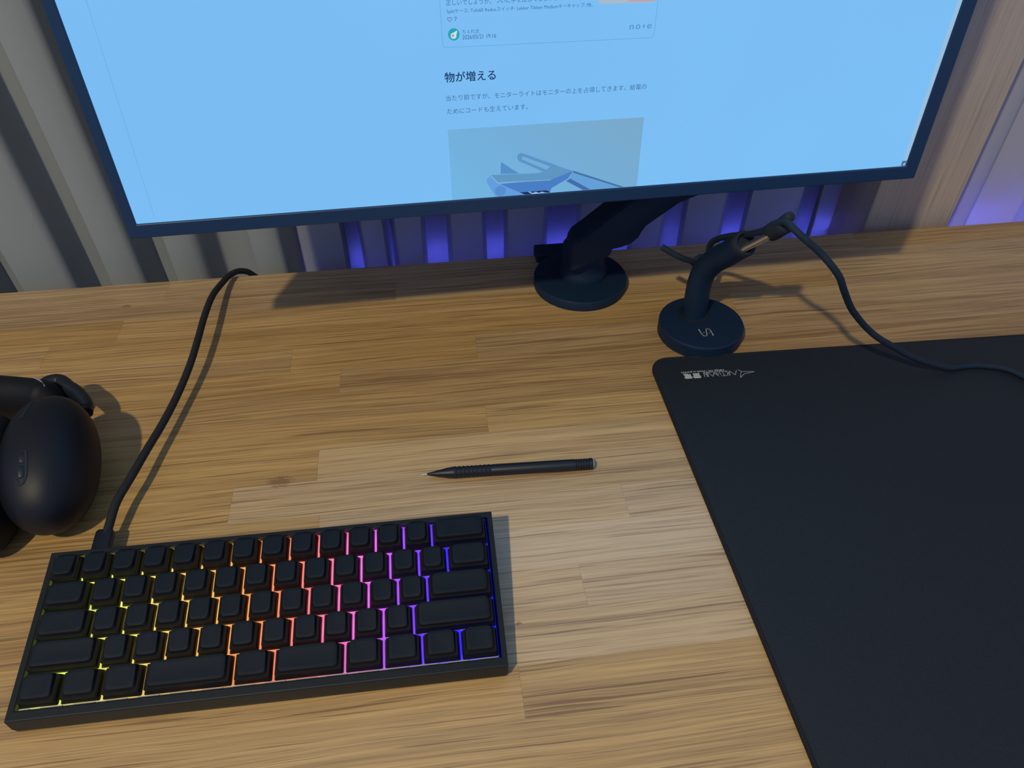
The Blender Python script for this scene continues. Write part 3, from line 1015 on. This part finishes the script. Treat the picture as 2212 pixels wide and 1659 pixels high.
mc = thing('mouse_cable', 'thin braided cord knotted on the cord holder, running down onto the mouse pad', 'cable', (300, 445, 0))
bm = newbm()
tube(bm, [(211.2, 562.2, 80), (219.2, 557.5, 76), (227.8, 554.9, 72), (239.8, 555.6, 66), (249.5, 558.6, 60), (256, 560, 59), (259.2, 564.5, 66), (258.8, 566.0, 74), (259.7, 558.4, 86),
          (261.8, 533, 105.5), (265.8, 518, 115.0), (267.0, 493, 134), (268.5, 482, 145), (270.4, 474, 153), (271.6, 466.5, 157.0), (273.8, 457.8, 156.4), (281.4, 450.6, 151), (293.0, 446.4, 142), (302.6, 440.6, 133), (312, 439, 122), (321.6, 441.6, 107), (337, 447, 85), (350.1, 449.7, 70),
          (363.1, 450.6, 57), (375.6, 449, 47), (394, 447.5, 35.5), (414, 444.5, 24.5), (438, 442.8, 14.5), (455, 443.0, 9), (470, 445.6, 6.9), (485.8, 444.7, 6.8), (504.8, 438.2, 6.8), (515.7, 426.3, 6.8), (522, 410, 6.8), (530, 380, 6.8), (548, 345, 6.8)], 2.8, 12, 6)
link_mesh('cord', bm, CORD, mc, auto=80)
bm = newbm()
tube(bm, [(252.5, 562.5, 55), (247, 562, 57), (243.6, 558.6, 61), (245.5, 559.6, 65.5), (251, 562.4, 66.5), (256.5, 562, 63), (256.8, 562.6, 57.5), (252.5, 562.5, 55)], 2.2, 12, 6)
link_mesh('knot', bm, CORD, mc, auto=80)

# ------------------------------------------------------------------ headphones
hp_ = thing('headphones', 'black over-ear headphones lying at the left edge of the desk', 'headphones', (-310, 410, 0))
HC, HA, HR = (-291.7, 399.9, 36.6), (31.4, 56, 33.9), (10.1, -2.8, 8.1)
bm = newbm(); superell(bm, HC, HA, HR, 2.2, 32, 56)
link_mesh('ear_cup', bm, CUP, hp_, auto=80)
bm = newbm(); superell(bm, (-331, 388, 34), (19, 55, 32.5), (10, 0, 6), 2.4, 24, 48)
link_mesh('ear_cushion', bm, LEATHERETTE, hp_, auto=80)
bm = newbm(); superell(bm, (-452, 392, 35.5), (29, 54, 33.5), (6, 0, -8), 2.2, 24, 48)
link_mesh('ear_cup', bm, CUP, hp_, auto=80)
bm = newbm(); superell(bm, (-412, 388, 34), (17, 54, 32.5), (6, 0, -6), 2.4, 24, 48)
link_mesh('ear_cushion', bm, LEATHERETTE, hp_, auto=80)
bm = newbm()
tube(bm, [(-312, 470, 27), (-326, 479, 27), (-346, 485, 27), (-372, 490, 27), (-405, 489, 27), (-430, 480, 27), (-455, 462, 27)], 1, 24, 6, flat=(21.5, 15, (0, 0, 1)), rad=lambda t: min(1, .55 + t * 5))
link_mesh('headband', bm, LEATHERETTE, hp_, auto=80)
bm = newbm()
tube(bm, [(-330, 488, 33), (-324, 496, 32), (-317, 498, 30), (-309, 491, 29), (-300, 484, 28), (-291, 473, 27), (-287, 462, 27)], 1, 20, 6, rad=lambda t: .5 + .5 * math.sin(math.pi * min(1, .2 + t * .7)), flat=(8.0, 6.5, (0, 0, 1)))
link_mesh('hinge', bm, BLACK_PLASTIC, hp_, auto=80)
bm = newbm(); tube(bm, [(-327, 486, 48.0), (-321, 482, 47.5), (-316, 476, 46.5)], .6, 10, 5)
link_mesh('hinge_pin', bm, STEEL, hp_, auto=80)
# slot and two-part button
bm = newbm(); tube(bm, [(-303.3, 436.2, 66.4), (-302.6, 429.3, 68.6), (-302.8, 421.8, 69.8), (-302.8, 414.4, 70.2)], 1.3, 8, 5)
link_mesh('microphone_slot', bm, RUBBER, hp_, auto=80)
bm = newbm(); tube(bm, [(-291.2, 384.6, 67.3), (-289.6, 378.7, 65.8), (-288.0, 369.2, 62.0), (-288.8, 363.6, 59.0), (-291.6, 362.0, 58.0), (-294.4, 365.0, 59.6)], 1.2, 8, 5)
link_mesh('button_groove', bm, RUBBER, hp_, auto=80)
for a_, b_ in (((-292.6, 382.6, 67.0), (-291.8, 375.6, 64.8)), ((-291.6, 373.4, 64.0), (-290.6, 365.4, 60.6))):
    bm = newbm(); tube(bm, [a_, ((a_[0] + b_[0]) / 2, (a_[1] + b_[1]) / 2, (a_[2] + b_[2]) / 2 + .2), b_], 1, 12, 5, flat=(1.0, 2.7, (0.2, .35, 1)), rad=lambda t: max(.3, math.sin(math.pi * (.06 + .88 * t)) ** .3))
    link_mesh('button', bm, BLACK_PLASTIC, hp_, auto=80)
